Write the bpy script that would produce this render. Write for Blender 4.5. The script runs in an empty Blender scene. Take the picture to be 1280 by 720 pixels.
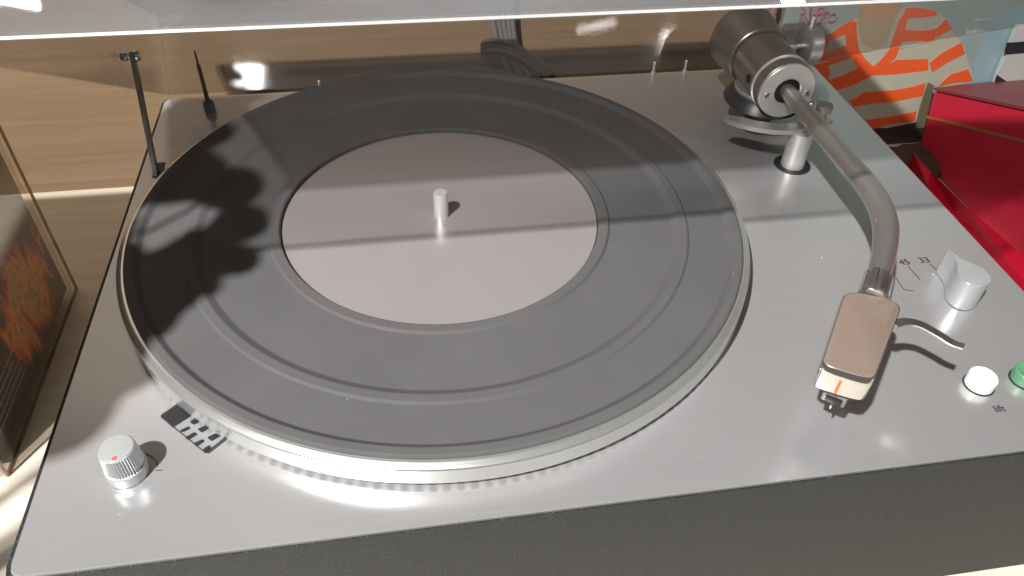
import bpy, bmesh, math, random
from mathutils import Vector, Matrix

# ------------------------------------------------------------------ camera
S = bpy.context.scene
COL = S.collection
FPX = 977.05                                   # focal length in photo pixels (1280 wide)
CAM_R = Matrix(((0.9874439, 0.08682632, -0.1319687),
                (-0.15583495, 0.67228827, -0.72370156),
                (0.02588467, 0.73518002, 0.67737753)))
CAM_C = Vector((0.140472, -0.150542, 0.252118))
cd = bpy.data.cameras.new('camera'); cam = bpy.data.objects.new('camera', cd); COL.objects.link(cam)
cd.sensor_width = 36; cd.lens = 36 * FPX / 1280; cd.clip_start = 0.01; cd.clip_end = 50
cam.matrix_world = Matrix.Translation(CAM_C) @ CAM_R.to_4x4()
S.camera = cam

# ------------------------------------------------------------------ light
w = bpy.data.worlds.new('World'); S.world = w; w.use_nodes = True
w.node_tree.nodes['Background'].inputs[0].default_value = (1.0, 0.95, 0.9, 1)
w.node_tree.nodes['Background'].inputs[1].default_value = 0.085

def lamp(name, loc, aim, power, sx, sy=None, color=(1, 1, 1), spread=180):
    d = bpy.data.lights.new(name, 'AREA'); d.energy = power; d.color = color
    d.spread = math.radians(spread)
    if sy: d.shape = 'RECTANGLE'; d.size = sx; d.size_y = sy
    else: d.shape = 'DISK'; d.size = sx
    o = bpy.data.objects.new(name, d); COL.objects.link(o)
    o.location = loc
    o.rotation_euler = (Vector(aim) - Vector(loc)).to_track_quat('-Z', 'Y').to_euler()
    return o
ks = bpy.data.lights.new('shop_spotlight', 'SPOT'); ks.energy = 320; ks.color = (1, 0.985, 0.975); ks.shadow_soft_size = 0.024
ks.spot_size = math.radians(52); ks.spot_blend = 1.0
ko = bpy.data.objects.new('shop_spotlight', ks); COL.objects.link(ko); ko.location = (-0.56, -0.66, 1.47)
ko.rotation_euler = (Vector((0.07, 0.02, 0)) - ko.location).to_track_quat('-Z', 'Y').to_euler()
lamp('ceiling_spotlight', (-0.177, -0.795, 0.815), (0.05, 0.33, 0), 0.10, 0.06, 0.05, spread=60)
lamp('ceiling_spotlight', (0.803, -0.734, 0.792), (0.33, 0.33, 0), 0.10, 0.032, 0.085, spread=60)
lamp('ceiling_tube', (0.633, -0.730, 0.861), (0.28, 0.33, 0.03), 0.06, 0.085, 0.014, spread=60)
lamp('ceiling_tube', (-0.404, -0.720, 0.858), (0, 0.33, 0.03), 0.06, 0.10, 0.012, spread=60)

vs = S.view_settings
vs.view_transform = 'Standard'; vs.look = 'None'; vs.gamma = 1; vs.exposure = 0; vs.use_curve_mapping = False

# ------------------------------------------------------------------ measurements
W, D = 0.43594, 0.32137            # deck plate
TZ = -0.105                        # table top
WALL = 0.382
PC = (0.16061, 0.1657); H = 0.0149  # platter centre, height of mat rim
TH = math.radians(31.3)            # dust cover opened

def hit(px, py, ax, v):
    d = CAM_R @ Vector((px - 640, 360 - py, -FPX))
    return CAM_C + d * ((v - CAM_C[ax]) / d[ax])
def deck(px, py, z=0.0):
    p = hit(px, py, 2, z); return (p.x, p.y)

# ------------------------------------------------------------------ materials
def new_mat(name):
    m = bpy.data.materials.new(name); m.use_nodes = True
    nt = m.node_tree; return m, nt, nt.nodes['Principled BSDF']
def principled(name, col, rough=0.5, metal=0.0, bump=0.0, bscale=400, spec=0.5, rvar=0.0, coat=0.0, cvar=0.0, dust=0.0):
    m, nt, b = new_mat(name)
    b.inputs['Base Color'].default_value = (*col, 1); b.inputs['Roughness'].default_value = rough
    b.inputs['Metallic'].default_value = metal; b.inputs['Specular IOR Level'].default_value = spec
    b.inputs['Coat Weight'].default_value = coat
    tc = nt.nodes.new('ShaderNodeTexCoord')
    if bump:
        n = nt.nodes.new('ShaderNodeTexNoise'); n.inputs['Scale'].default_value = bscale; n.inputs['Detail'].default_value = 3
        nt.links.new(tc.outputs['Object'], n.inputs['Vector'])
        bp = nt.nodes.new('ShaderNodeBump'); bp.inputs['Strength'].default_value = bump; bp.inputs['Distance'].default_value = 0.0006
        nt.links.new(n.outputs['Fac'], bp.inputs['Height']); nt.links.new(bp.outputs['Normal'], b.inputs['Normal'])
    if rvar:
        n = nt.nodes.new('ShaderNodeTexNoise'); n.inputs['Scale'].default_value = 60; n.inputs['Detail'].default_value = 5
        nt.links.new(tc.outputs['Object'], n.inputs['Vector'])
        mr = nt.nodes.new('ShaderNodeMapRange'); mr.inputs[3].default_value = rough - rvar; mr.inputs[4].default_value = rough + rvar
        nt.links.new(n.outputs['Fac'], mr.inputs[0]); nt.links.new(mr.outputs[0], b.inputs['Roughness'])
    if cvar:
        n = nt.nodes.new('ShaderNodeTexNoise'); n.inputs['Scale'].default_value = 35; n.inputs['Detail'].default_value = 6
        nt.links.new(tc.outputs['Object'], n.inputs['Vector'])
        mx = nt.nodes.new('ShaderNodeMix'); mx.data_type = 'RGBA'
        mx.inputs[6].default_value = (*[c * (1 - cvar) for c in col], 1); mx.inputs[7].default_value = (*[min(1, c * (1 + cvar)) for c in col], 1)
        nt.links.new(n.outputs['Fac'], mx.inputs[0]); nt.links.new(mx.outputs[2], b.inputs['Base Color'])
    if dust:                                           # scattered lint and dust specks
        L = nt.links.new; src = b.inputs['Base Color'].links[0].from_socket
        wv = nt.nodes.new('ShaderNodeTexNoise'); wv.inputs['Scale'].default_value = 300; L(tc.outputs['Object'], wv.inputs['Vector'])
        va = nt.nodes.new('ShaderNodeVectorMath'); va.operation = 'MULTIPLY_ADD'; va.inputs[1].default_value = (0.0012, 0.0012, 0.0012); L(wv.outputs['Color'], va.inputs[0]); L(tc.outputs['Object'], va.inputs[2])
        v = nt.nodes.new('ShaderNodeTexVoronoi'); v.inputs['Scale'].default_value = 130; L(va.outputs[0], v.inputs['Vector'])
        sc_ = nt.nodes.new('ShaderNodeSeparateColor'); L(v.outputs['Color'], sc_.inputs[0])
        th = nt.nodes.new('ShaderNodeMapRange'); th.inputs[1].default_value = 0.45; th.inputs[2].default_value = 1.0; th.inputs[3].default_value = 0.0; th.inputs[4].default_value = 0.05
        L(sc_.outputs[0], th.inputs[0])
        lt = nt.nodes.new('ShaderNodeMath'); lt.operation = 'LESS_THAN'; L(v.outputs['Distance'], lt.inputs[0]); L(th.outputs[0], lt.inputs[1])
        am = nt.nodes.new('ShaderNodeMath'); am.operation = 'MULTIPLY'; am.inputs[1].default_value = dust; L(lt.outputs[0], am.inputs[0])
        m2 = nt.nodes.new('ShaderNodeMix'); m2.data_type = 'RGBA'; m2.inputs[7].default_value = (0.5, 0.49, 0.47, 1)
        L(am.outputs[0], m2.inputs[0]); L(src, m2.inputs[6]); L(m2.outputs[2], b.inputs['Base Color'])
    return m

def brushed(name, col, rough, metal, scale=(3, 900, 900), amount=0.10, bump=0.05, dust=True, cv=0.05, smudge=1.0):
    m, nt, b = new_mat(name); L = nt.links.new
    b.inputs['Metallic'].default_value = metal
    tc = nt.nodes.new('ShaderNodeTexCoord'); mp = nt.nodes.new('ShaderNodeMapping'); mp.inputs['Scale'].default_value = scale
    L(tc.outputs['Object'], mp.inputs['Vector'])
    n = nt.nodes.new('ShaderNodeTexNoise'); n.inputs['Scale'].default_value = 1.0; n.inputs['Detail'].default_value = 4
    L(mp.outputs[0], n.inputs['Vector'])
    n2 = nt.nodes.new('ShaderNodeTexNoise'); n2.inputs['Scale'].default_value = 14; n2.inputs['Detail'].default_value = 6
    L(tc.outputs['Object'], n2.inputs['Vector'])
    ad = nt.nodes.new('ShaderNodeMath'); ad.operation = 'ADD'; L(n.outputs['Fac'], ad.inputs[0])
    sm = nt.nodes.new('ShaderNodeMath'); sm.operation = 'MULTIPLY'; sm.inputs[1].default_value = smudge; L(n2.outputs['Fac'], sm.inputs[0]); L(sm.outputs[0], ad.inputs[1])
    mr = nt.nodes.new('ShaderNodeMapRange'); mr.inputs[1].default_value = (1 + smudge) / 2 - 0.4; mr.inputs[2].default_value = (1 + smudge) / 2 + 0.4
    mr.inputs[3].default_value = rough - amount; mr.inputs[4].default_value = rough + amount
    L(ad.outputs[0], mr.inputs[0]); L(mr.outputs[0], b.inputs['Roughness'])
    mx = nt.nodes.new('ShaderNodeMix'); mx.data_type = 'RGBA'
    mx.inputs[6].default_value = (*[c * (1 - cv) for c in col], 1); mx.inputs[7].default_value = (*[min(1, c * (1 + cv)) for c in col], 1)
    L(n.outputs['Fac'], mx.inputs[0])
    out = mx.outputs[2]
    if dust:   # fine specks of dust
        v = nt.nodes.new('ShaderNodeTexVoronoi'); v.inputs['Scale'].default_value = 60
        L(tc.outputs['Object'], v.inputs['Vector'])
        lt = nt.nodes.new('ShaderNodeMath'); lt.operation = 'LESS_THAN'; lt.inputs[1].default_value = 0.02
        L(v.outputs['Distance'], lt.inputs[0])
        wn = nt.nodes.new('ShaderNodeSeparateColor'); L(v.outputs['Color'], wn.inputs[0])
        g = nt.nodes.new('ShaderNodeMath'); g.operation = 'GREATER_THAN'; g.inputs[1].default_value = 0.8; L(wn.outputs[0], g.inputs[0])
        mu = nt.nodes.new('ShaderNodeMath'); mu.operation = 'MULTIPLY'; L(lt.outputs[0], mu.inputs[0]); L(g.outputs[0], mu.inputs[1])
        m2 = nt.nodes.new('ShaderNodeMix'); m2.data_type = 'RGBA'; m2.inputs[7].default_value = (0.75, 0.74, 0.72, 1)
        L(mu.outputs[0], m2.inputs[0]); L(out, m2.inputs[6]); out = m2.outputs[2]
        inv = nt.nodes.new('ShaderNodeMath'); inv.operation = 'MULTIPLY_ADD'; inv.inputs[1].default_value = -metal; inv.inputs[2].default_value = metal
        L(mu.outputs[0], inv.inputs[0]); L(inv.outputs[0], b.inputs['Metallic'])
    L(out, b.inputs['Base Color'])
    bp = nt.nodes.new('ShaderNodeBump'); bp.inputs['Strength'].default_value = bump; bp.inputs['Distance'].default_value = 0.0003
    L(n.outputs['Fac'], bp.inputs['Height']); L(bp.outputs['Normal'], b.inputs['Normal'])
    return m

def wood(name, c1, c2, rough, axis_scale):
    m, nt, b = new_mat(name); L = nt.links.new
    b.inputs['Roughness'].default_value = rough
    tc = nt.nodes.new('ShaderNodeTexCoord'); mp = nt.nodes.new('ShaderNodeMapping'); mp.inputs['Scale'].default_value = axis_scale
    L(tc.outputs['Object'], mp.inputs['Vector'])
    n = nt.nodes.new('ShaderNodeTexNoise'); n.inputs['Scale'].default_value = 1; n.inputs['Detail'].default_value = 7; n.inputs['Roughness'].default_value = 0.65
    n.inputs['Distortion'].default_value = 0.4
    L(mp.outputs[0], n.inputs['Vector'])
    mp2 = nt.nodes.new('ShaderNodeMapping'); mp2.inputs['Scale'].default_value = [a * 4 for a in axis_scale]
    L(tc.outputs['Object'], mp2.inputs['Vector'])
    n2 = nt.nodes.new('ShaderNodeTexNoise'); n2.inputs['Scale'].default_value = 1; n2.inputs['Detail'].default_value = 4
    L(mp2.outputs[0], n2.inputs['Vector'])
    a = nt.nodes.new('ShaderNodeMath'); a.operation = 'MULTIPLY_ADD'; a.inputs[1].default_value = 0.45; L(n2.outputs['Fac'], a.inputs[0])
    s = nt.nodes.new('ShaderNodeMath'); s.operation = 'MULTIPLY'; s.inputs[1].default_value = 0.6; L(n.outputs['Fac'], s.inputs[0]); L(s.outputs[0], a.inputs[2])
    r = nt.nodes.new('ShaderNodeValToRGB'); r.color_ramp.elements[0].position = 0.36; r.color_ramp.elements[1].position = 0.68
    r.color_ramp.elements[0].color = (*c1, 1); r.color_ramp.elements[1].color = (*c2, 1)
    L(a.outputs[0], r.inputs[0]); L(r.outputs[0], b.inputs['Base Color'])
    bp = nt.nodes.new('ShaderNodeBump'); bp.inputs['Strength'].default_value = 0.06; bp.inputs['Distance'].default_value = 0.0005
    L(n2.outputs['Fac'], bp.inputs['Height']); L(bp.outputs['Normal'], b.inputs['Normal'])
    return m

def acrylic(name, tint, gloss=1.0, rough=0.02, haze=0.0, hazecol=(0.7, 0.7, 0.7)):
    """clear sheet: transmits straight through with a tint, reflects by Fresnel, a little surface dust."""
    m, nt, b = new_mat(name); L = nt.links.new; nt.nodes.remove(b)
    out = nt.nodes['Material Output']
    t = nt.nodes.new('ShaderNodeBsdfTransparent'); t.inputs[0].default_value = (*tint, 1)
    g = nt.nodes.new('ShaderNodeBsdfGlossy'); g.inputs['Roughness'].default_value = rough; g.inputs[0].default_value = (gloss, gloss, gloss, 1)
    df = nt.nodes.new('ShaderNodeBsdfDiffuse'); df.inputs[0].default_value = (*hazecol, 1)
    tl = nt.nodes.new('ShaderNodeBsdfTranslucent'); tl.inputs[0].default_value = (*hazecol, 1)
    dd = nt.nodes.new('ShaderNodeMixShader'); L(df.outputs[0], dd.inputs[1]); L(tl.outputs[0], dd.inputs[2])
    tc = nt.nodes.new('ShaderNodeTexCoord'); n = nt.nodes.new('ShaderNodeTexNoise'); n.inputs['Scale'].default_value = 9; n.inputs['Detail'].default_value = 6
    mp = nt.nodes.new('ShaderNodeMapping'); mp.inputs['Scale'].default_value = (0.7, 2.5, 2.5)
    L(tc.outputs['Object'], mp.inputs[0]); L(mp.outputs[0], n.inputs['Vector'])
    mr = nt.nodes.new('ShaderNodeMapRange'); mr.inputs[1].default_value = 0.35; mr.inputs[2].default_value = 0.7
    mr.inputs[3].default_value = haze * 0.3; mr.inputs[4].default_value = haze * 1.7
    L(n.outputs['Fac'], mr.inputs[0])
    mh = nt.nodes.new('ShaderNodeMixShader'); L(mr.outputs[0], mh.inputs[0]); L(t.outputs[0], mh.inputs[1]); L(dd.outputs[0], mh.inputs[2])
    fr = nt.nodes.new('ShaderNodeFresnel'); 
    gm = nt.nodes.new('ShaderNodeNewGeometry'); io = nt.nodes.new('ShaderNodeMix'); io.inputs[2].default_value = 1.49; io.inputs[3].default_value = 1 / 1.49
    L(gm.outputs['Backfacing'], io.inputs[0]); L(io.outputs[0], fr.inputs[0])          # same reflectance on both faces of the sheet
    mf = nt.nodes.new('ShaderNodeMixShader'); L(fr.outputs[0], mf.inputs[0]); L(mh.outputs[0], mf.inputs[1]); L(g.outputs[0], mf.inputs[2])
    L(mf.outputs[0], out.inputs[0])
    return m

M = {}
M['alu_deck'] = brushed('brushed_aluminium_deck', scale=(14, 1300, 1300), col=(0.495, 0.490, 0.490), rough=0.235, metal=0.62, amount=0.035, bump=0.004, cv=0.085, smudge=2.0)
M['alu_label'] = principled('satin_aluminium_disc', (0.40, 0.372, 0.372), 0.30, 0.5, rvar=0.05, cvar=0.04, dust=0.35)
M['alu_rim'] = brushed('turned_aluminium_rim', (0.78, 0.78, 0.75), 0.24, 0.85, scale=(60, 60, 2500), amount=0.04, bump=0.0, cv=0.02, dust=False)
M['alu_satin'] = brushed('satin_aluminium', (0.62, 0.60, 0.58), 0.34, 0.8, scale=(700, 30, 700), amount=0.06, dust=False)
M['alu_pale'] = brushed('pale_aluminium', (0.74, 0.73, 0.71), 0.38, 0.6, scale=(300, 300, 300), amount=0.05, dust=False)
M['alu_dark'] = brushed('grey_bronze_aluminium', (0.35, 0.325, 0.30), 0.34, 0.8, scale=(700, 30, 700), amount=0.06, dust=False)
M['alu_tube'] = brushed('bead_blasted_tube', (0.50, 0.48, 0.455), 0.34, 0.85, scale=(500, 30, 500), amount=0.05, dust=False)
M['alu_knob'] = principled('anodised_knob', (0.50, 0.52, 0.52), 0.34, 0.5, bump=0.05, bscale=3000)
M['chrome'] = principled('polished_chrome', (0.66, 0.66, 0.66), 0.12, 0.95, rvar=0.03)
M['metal_wood_reflection'] = principled('metal_painted_wood_reflection', (0.70, 0.54, 0.44), 0.2, 0.74, rvar=0.03)  # brown of the reflected wood wall painted into the base colour
M['rubber'] = principled('grey_black_rubber', (0.090, 0.088, 0.087), 0.6, 0.0, bump=0.10, bscale=1800, spec=0.10, rvar=0.06, cvar=0.14, dust=0.45)
M['black'] = principled('matt_black', (0.012, 0.012, 0.013), 0.5)
M['dark_plastic'] = principled('dark_grey_plastic', (0.035, 0.035, 0.038), 0.35)
M['grey_plastic'] = principled('grey_plastic', (0.17, 0.175, 0.18), 0.4)
M['white_plastic'] = principled('white_plastic', (0.80, 0.80, 0.77), 0.35, coat=0.2)
M['green_plastic'] = principled('green_plastic', (0.10, 0.26, 0.135), 0.35, coat=0.2)
M['red_paint'] = principled('red_paint', (0.45, 0.10, 0.09), 0.5)
M['orange_reflection_paint'] = principled('orange_reflection_paint', (0.75, 0.14, 0.03), 0.5)
M['print'] = principled('dark_print', (0.02, 0.02, 0.022), 0.6)
M['mirror'] = principled('mirror_glass', (0.50, 0.51, 0.52), 0.15, 0.65)
M['strobe_reflection'] = principled('dark_strobe_reflection_paint', (0.018, 0.019, 0.022), 0.35)
M['steel'] = principled('strut_steel', (0.32, 0.30, 0.28), 0.3, 0.9, rvar=0.08)
M['rod'] = principled('bronze_rod', (0.20, 0.14, 0.10), 0.35, 0.8)
M['cover'] = acrylic('smoked_acrylic_shade_tint', (0.58, 0.57, 0.56), haze=0.035)  # same acrylic as the walls, top tinted darker to deepen the shade below
M['cover_clear'] = acrylic('smoked_acrylic_wall', (0.85, 0.84, 0.83), haze=0.055, rough=0.05)
M['cover_front'] = acrylic('smoked_acrylic_front', (0.93, 0.93, 0.93), haze=0.12, hazecol=(0.72, 0.76, 0.80))  # same acrylic again, tinted clearer to keep the light band below it
M['cover_edge'] = principled('acrylic_cut_edge', (0.40, 0.40, 0.39), 0.25, spec=0.8)
M['case'] = acrylic('clear_case_acrylic', (0.97, 0.96, 0.94), haze=0.012, hazecol=(0.6, 0.5, 0.4))
M['case_edge'] = acrylic('case_edge_acrylic', (0.55, 0.45, 0.35), haze=0.35, hazecol=(0.75, 0.62, 0.5))
M['wall'] = wood('oak_panel', (0.215, 0.142, 0.080), (0.285, 0.193, 0.113), 0.55, (2.0, 2.0, 90))
M['table'] = wood('pale_maple', (0.62, 0.545, 0.43), (0.74, 0.67, 0.555), 0.45, (3, 70, 70))
M['cable'] = principled('grey_cable', (0.17, 0.165, 0.155), 0.5)
M['red_cloth'] = principled('red_bookcloth', (0.47, 0.010, 0.036), 0.6, bump=0.35, bscale=2200, cvar=0.10)
M['maroon'] = principled('maroon_lid', (0.17, 0.035, 0.04), 0.45, bump=0.2, bscale=1500)
M['red_sheen'] = principled('red_glossy_paper', (0.55, 0.008, 0.035), 0.28, bump=0.1, bscale=200)
M['gold_stripe'] = principled('dull_gold_stripe', (0.30, 0.13, 0.04), 0.5)
M['card_white'] = principled('white_card', (0.459, 0.474, 0.444), 0.6)
M['card_black'] = principled('black_card', (0.02, 0.022, 0.024), 0.5)
def ink(name, col): return principled(name, col, 0.42, bump=0.04, bscale=600, cvar=0.12)
M['ink_bg'] = ink('ink_pale_blue', (0.266, 0.34, 0.326))
M['ink_bg2'] = ink('ink_light_blue', (0.252, 0.37, 0.392))
M['ink_cream'] = ink('ink_cream', (0.407, 0.407, 0.318))
M['ink_orange'] = ink('ink_orange', (0.72, 0.105, 0.025))
M['ink_skin'] = ink('ink_skin', (0.46, 0.27, 0.15))
M['ink_neck'] = ink('ink_shade', (0.38, 0.31, 0.21))
M['ink_dark'] = ink('ink_dark_brown', (0.05, 0.03, 0.024))
M['ink_olive'] = ink('ink_olive', (0.15, 0.13, 0.08))
M['ink_lips'] = ink('ink_lips', (0.33, 0.09, 0.06))
M['ink_pink'] = ink('ink_pink', (0.50, 0.16, 0.26))

def plinth_mat():
    m, nt, b = new_mat('black_wrinkle_vinyl'); L = nt.links.new
    tc = nt.nodes.new('ShaderNodeTexCoord')
    n = nt.nodes.new('ShaderNodeTexNoise'); n.inputs['Scale'].default_value = 1700; n.inputs['Detail'].default_value = 2
    L(tc.outputs['Object'], n.inputs['Vector'])
    r = nt.nodes.new('ShaderNodeValToRGB'); e = r.color_ramp.elements
    e[0].position = 0.3; e[0].color = (0.0095, 0.0120, 0.0132, 1); e[1].position = 0.62; e[1].color = (0.0175, 0.0215, 0.0235, 1)
    x = e.new(0.70); x.color = (0.12, 0.127, 0.132, 1)
    L(n.outputs['Fac'], r.inputs[0]); L(r.outputs[0], b.inputs['Base Color'])
    b.inputs['Roughness'].default_value = 0.5; b.inputs['Specular IOR Level'].default_value = 0.3
    bp = nt.nodes.new('ShaderNodeBump'); bp.inputs['Strength'].default_value = 0.45; bp.inputs['Distance'].default_value = 0.0008
    L(n.outputs['Fac'], bp.inputs['Height']); L(bp.outputs['Normal'], b.inputs['Normal'])
    return m
M['plinth'] = plinth_mat()

def strobe_mat():
    m, nt, b = new_mat('strobe_dotted_bevel'); L = nt.links.new
    b.inputs['Roughness'].default_value = 0.35; b.inputs['Metallic'].default_value = 0.3
    tc = nt.nodes.new('ShaderNodeTexCoord'); g = nt.nodes.new('ShaderNodeTexGradient'); g.gradient_type = 'RADIAL'
    L(tc.outputs['Object'], g.inputs[0])
    mu = nt.nodes.new('ShaderNodeMath'); mu.operation = 'MULTIPLY'; mu.inputs[1].default_value = 180; L(g.outputs['Fac'], mu.inputs[0])
    fr = nt.nodes.new('ShaderNodeMath'); fr.operation = 'FRACT'; L(mu.outputs[0], fr.inputs[0])
    gt = nt.nodes.new('ShaderNodeMath'); gt.operation = 'GREATER_THAN'; gt.inputs[1].default_value = 0.45; L(fr.outputs[0], gt.inputs[0])
    mx = nt.nodes.new('ShaderNodeMix'); mx.data_type = 'RGBA'; mx.inputs[6].default_value = (0.92, 0.92, 0.90, 1); mx.inputs[7].default_value = (0.06, 0.06, 0.065, 1)
    L(gt.outputs[0], mx.inputs[0]); L(mx.outputs[2], b.inputs['Base Color'])
    return m
M['strobe'] = strobe_mat()

def flame_mat():
    """printed picture of flames on a near-black ground (flat print on the album)."""
    m, nt, b = new_mat('flame_print'); L = nt.links.new
    b.inputs['Roughness'].default_value = 0.35
    tc = nt.nodes.new('ShaderNodeTexCoord')
    mp = nt.nodes.new('ShaderNodeMapping'); mp.inputs['Scale'].default_value = (1, 70, 34); L(tc.outputs['Object'], mp.inputs[0])
    n = nt.nodes.new('ShaderNodeTexNoise'); n.inputs['Scale'].default_value = 1; n.inputs['Detail'].default_value = 6; n.inputs['Distortion'].default_value = 1.1
    n.inputs['Roughness'].default_value = 0.6
    L(mp.outputs[0], n.inputs['Vector'])
    # elliptical extent of the fire on the sleeve
    mp2 = nt.nodes.new('ShaderNodeMapping'); mp2.vector_type = 'TEXTURE'
    mp2.inputs['Location'].default_value = (0, 0.022, -0.006); mp2.inputs['Scale'].default_value = (1, 0.062, 0.046)
    L(tc.outputs['Object'], mp2.inputs[0])
    ln = nt.nodes.new('ShaderNodeVectorMath'); ln.operation = 'LENGTH'
    sx = nt.nodes.new('ShaderNodeSeparateXYZ'); L(mp2.outputs[0], sx.inputs[0])
    cb = nt.nodes.new('ShaderNodeCombineXYZ'); L(sx.outputs[1], cb.inputs[1]); L(sx.outputs[2], cb.inputs[2]); L(cb.outputs[0], ln.inputs[0])
    mr = nt.nodes.new('ShaderNodeMapRange'); mr.inputs[1].default_value = 0.35; mr.inputs[2].default_value = 1.1; mr.inputs[3].default_value = 0.12; mr.inputs[4].default_value = -0.46
    L(ln.outputs['Value'], mr.inputs[0])
    ad = nt.nodes.new('ShaderNodeMath'); ad.operation = 'ADD'; L(n.outputs['Fac'], ad.inputs[0]); L(mr.outputs[0], ad.inputs[1])
    r = nt.nodes.new('ShaderNodeValToRGB'); e = r.color_ramp.elements
    e[0].position = 0.31; e[0].color = (0.014, 0.010, 0.009, 1); e[1].position = 0.74; e[1].color = (0.95, 0.68, 0.34, 1)
    for p, c in ((0.40, (0.20, 0.03, 0.01)), (0.48, (0.70, 0.10, 0.015)), (0.55, (0.92, 0.22, 0.02)), (0.62, (0.95, 0.42, 0.05)), (0.68, (0.55, 0.16, 0.06))):
        x = e.new(p); x.color = (*c, 1)
    L(ad.outputs[0], r.inputs[0]); L(r.outputs[0], b.inputs['Base Color'])
    return m
M['flame'] = flame_mat()
M['sleeve_dark'] = principled('dark_sleeve_card', (0.016, 0.012, 0.011), 0.4)
M['sleeve_text'] = principled('pale_sleeve_text', (0.42, 0.38, 0.33), 0.5)

# ------------------------------------------------------------------ mesh helpers
WPOS = {}
def obj(name, bm, mat, parent=None, origin=None, smooth=35, kind=None):
    """link one mesh object; verts are in world space, the origin is set to `origin`."""
    if origin is None:
        n = max(1, len(bm.verts)); c = Vector()
        for v in bm.verts: c += v.co
        origin = c / n
    origin = Vector(origin)
    for v in bm.verts: v.co -= origin
    bmesh.ops.recalc_face_normals(bm, faces=bm.faces)
    me = bpy.data.meshes.new(name); bm.to_mesh(me); bm.free()
    mats = mat if isinstance(mat, (list, tuple)) else [mat]
    for x in mats: me.materials.append(M[x])
    if smooth:
        me.shade_smooth(); me.set_sharp_from_angle(angle=math.radians(smooth))
    o = bpy.data.objects.new(name, me); COL.objects.link(o)
    WPOS[o] = origin
    if parent: o.parent = parent; o.location = origin - WPOS[parent]
    else: o.location = origin
    if kind: o['kind'] = kind
    return o
def thing(name, loc, label, cat, group=None):
    o = bpy.data.objects.new(name, None); COL.objects.link(o); o.location = loc; o.empty_display_size = 0.02
    WPOS[o] = Vector(loc); tag(o, label, cat, group); return o
def tag(o, label, cat, group=None):
    o['label'] = label; o['category'] = cat
    if group: o['group'] = group

def bm_new(): return bmesh.new()
def add_box(bm, lo, hi, bevel=0, seg=2):
    lo = Vector(lo); hi = Vector(hi)
    r = bmesh.ops.create_cube(bm, size=1)
    for v in r['verts']:
        v.co = Vector([lo[i] + (v.co[i] + 0.5) * (hi[i] - lo[i]) for i in range(3)])
    if bevel:
        es = list({e for v in r['verts'] for e in v.link_edges})
        bmesh.ops.bevel(bm, geom=es, offset=bevel, segments=seg, affect='EDGES', profile=0.5)
    return bm
def add_lathe(bm, prof, centre=(0, 0, 0), axis='Z', seg=64, closed=False, mats=None):
    """prof: list of (r, h); axis Z (h up), Y or X."""
    c = Vector(centre); rings = []
    for r, h in prof:
        if r < 1e-7:
            p = {'Z': (0, 0, h), 'Y': (0, h, 0), 'X': (h, 0, 0)}[axis]
            rings.append([bm.verts.new(c + Vector(p))]); continue
        ring = []
        for k in range(seg):
            a = 2 * math.pi * k / seg; x, y = r * math.cos(a), r * math.sin(a)
            p = {'Z': (x, y, h), 'Y': (x, h, y), 'X': (h, x, y)}[axis]
            ring.append(bm.verts.new(c + Vector(p)))
        rings.append(ring)
    pairs = list(zip(rings[:-1], rings[1:]))
    if closed: pairs.append((rings[-1], rings[0]))
    for i, (a, b) in enumerate(pairs):
        mi = mats[i] if mats else 0
        for k in range(seg):
            k2 = (k + 1) % seg
            if len(a) == 1 and len(b) == 1: break
            if len(a) == 1: f = bm.faces.new((a[0], b[k], b[k2]))
            elif len(b) == 1: f = bm.faces.new((a[k], b[0], a[k2]))
            else: f = bm.faces.new((a[k], b[k], b[k2], a[k2]))
            f.material_index = mi
    return bm
def add_tube(bm, pts, rad, seg=16, caps=True):
    pts = [Vector(p) for p in pts]; n = len(pts)
    if not isinstance(rad, (list, tuple)): rad = [rad] * n
    t0 = (pts[1] - pts[0]).normalized()
    up = Vector((0, 0, 1)) if abs(t0.z) < 0.9 else Vector((1, 0, 0))
    u = t0.cross(up).normalized(); rings = []
    for i, p in enumerate(pts):
        t = (pts[min(i + 1, n - 1)] - pts[max(i - 1, 0)]).normalized()
        u = (u - t * u.dot(t)).normalized(); v = t.cross(u)
        rings.append([bm.verts.new(p + (u * math.cos(a) + v * math.sin(a)) * rad[i]) for a in [2 * math.pi * k / seg for k in range(seg)]])
    for a, b in zip(rings[:-1], rings[1:]):
        for k in range(seg): bm.faces.new((a[k], a[(k + 1) % seg], b[(k + 1) % seg], b[k]))
    if caps: bm.faces.new(rings[0][::-1]); bm.faces.new(rings[-1])
    return bm
def add_prism(bm, poly, z0, z1, bevel=0, seg=2, top_only=False):
    bot = [bm.verts.new((p[0], p[1], z0)) for p in poly]; top = [bm.verts.new((p[0], p[1], z1)) for p in poly]
    n = len(poly); bm.faces.new(bot[::-1]); tf = bm.faces.new(top)
    for k in range(n): bm.faces.new((bot[k], bot[(k + 1) % n], top[(k + 1) % n], top[k]))
    if bevel:
        es = [e for e in tf.edges] if top_only else list({e for v in bot + top for e in v.link_edges})
        bmesh.ops.bevel(bm, geom=es, offset=bevel, segments=seg, affect='EDGES', profile=0.5)
    return bm
def catmull(pts, per=8):
    P = [Vector(p) for p in pts]; P = [2 * P[0] - P[1]] + P + [2 * P[-1] - P[-2]]; out = []
    for i in range(1, len(P) - 2):
        for k in range(per):
            t = k / per; a, b, c, d = P[i - 1:i + 3]
            out.append(0.5 * ((2 * b) + (c - a) * t + (2 * a - 5 * b + 4 * c - d) * t * t + (3 * b - a - 3 * c + d) * t ** 3))
    out.append(P[-2]); return out
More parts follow.
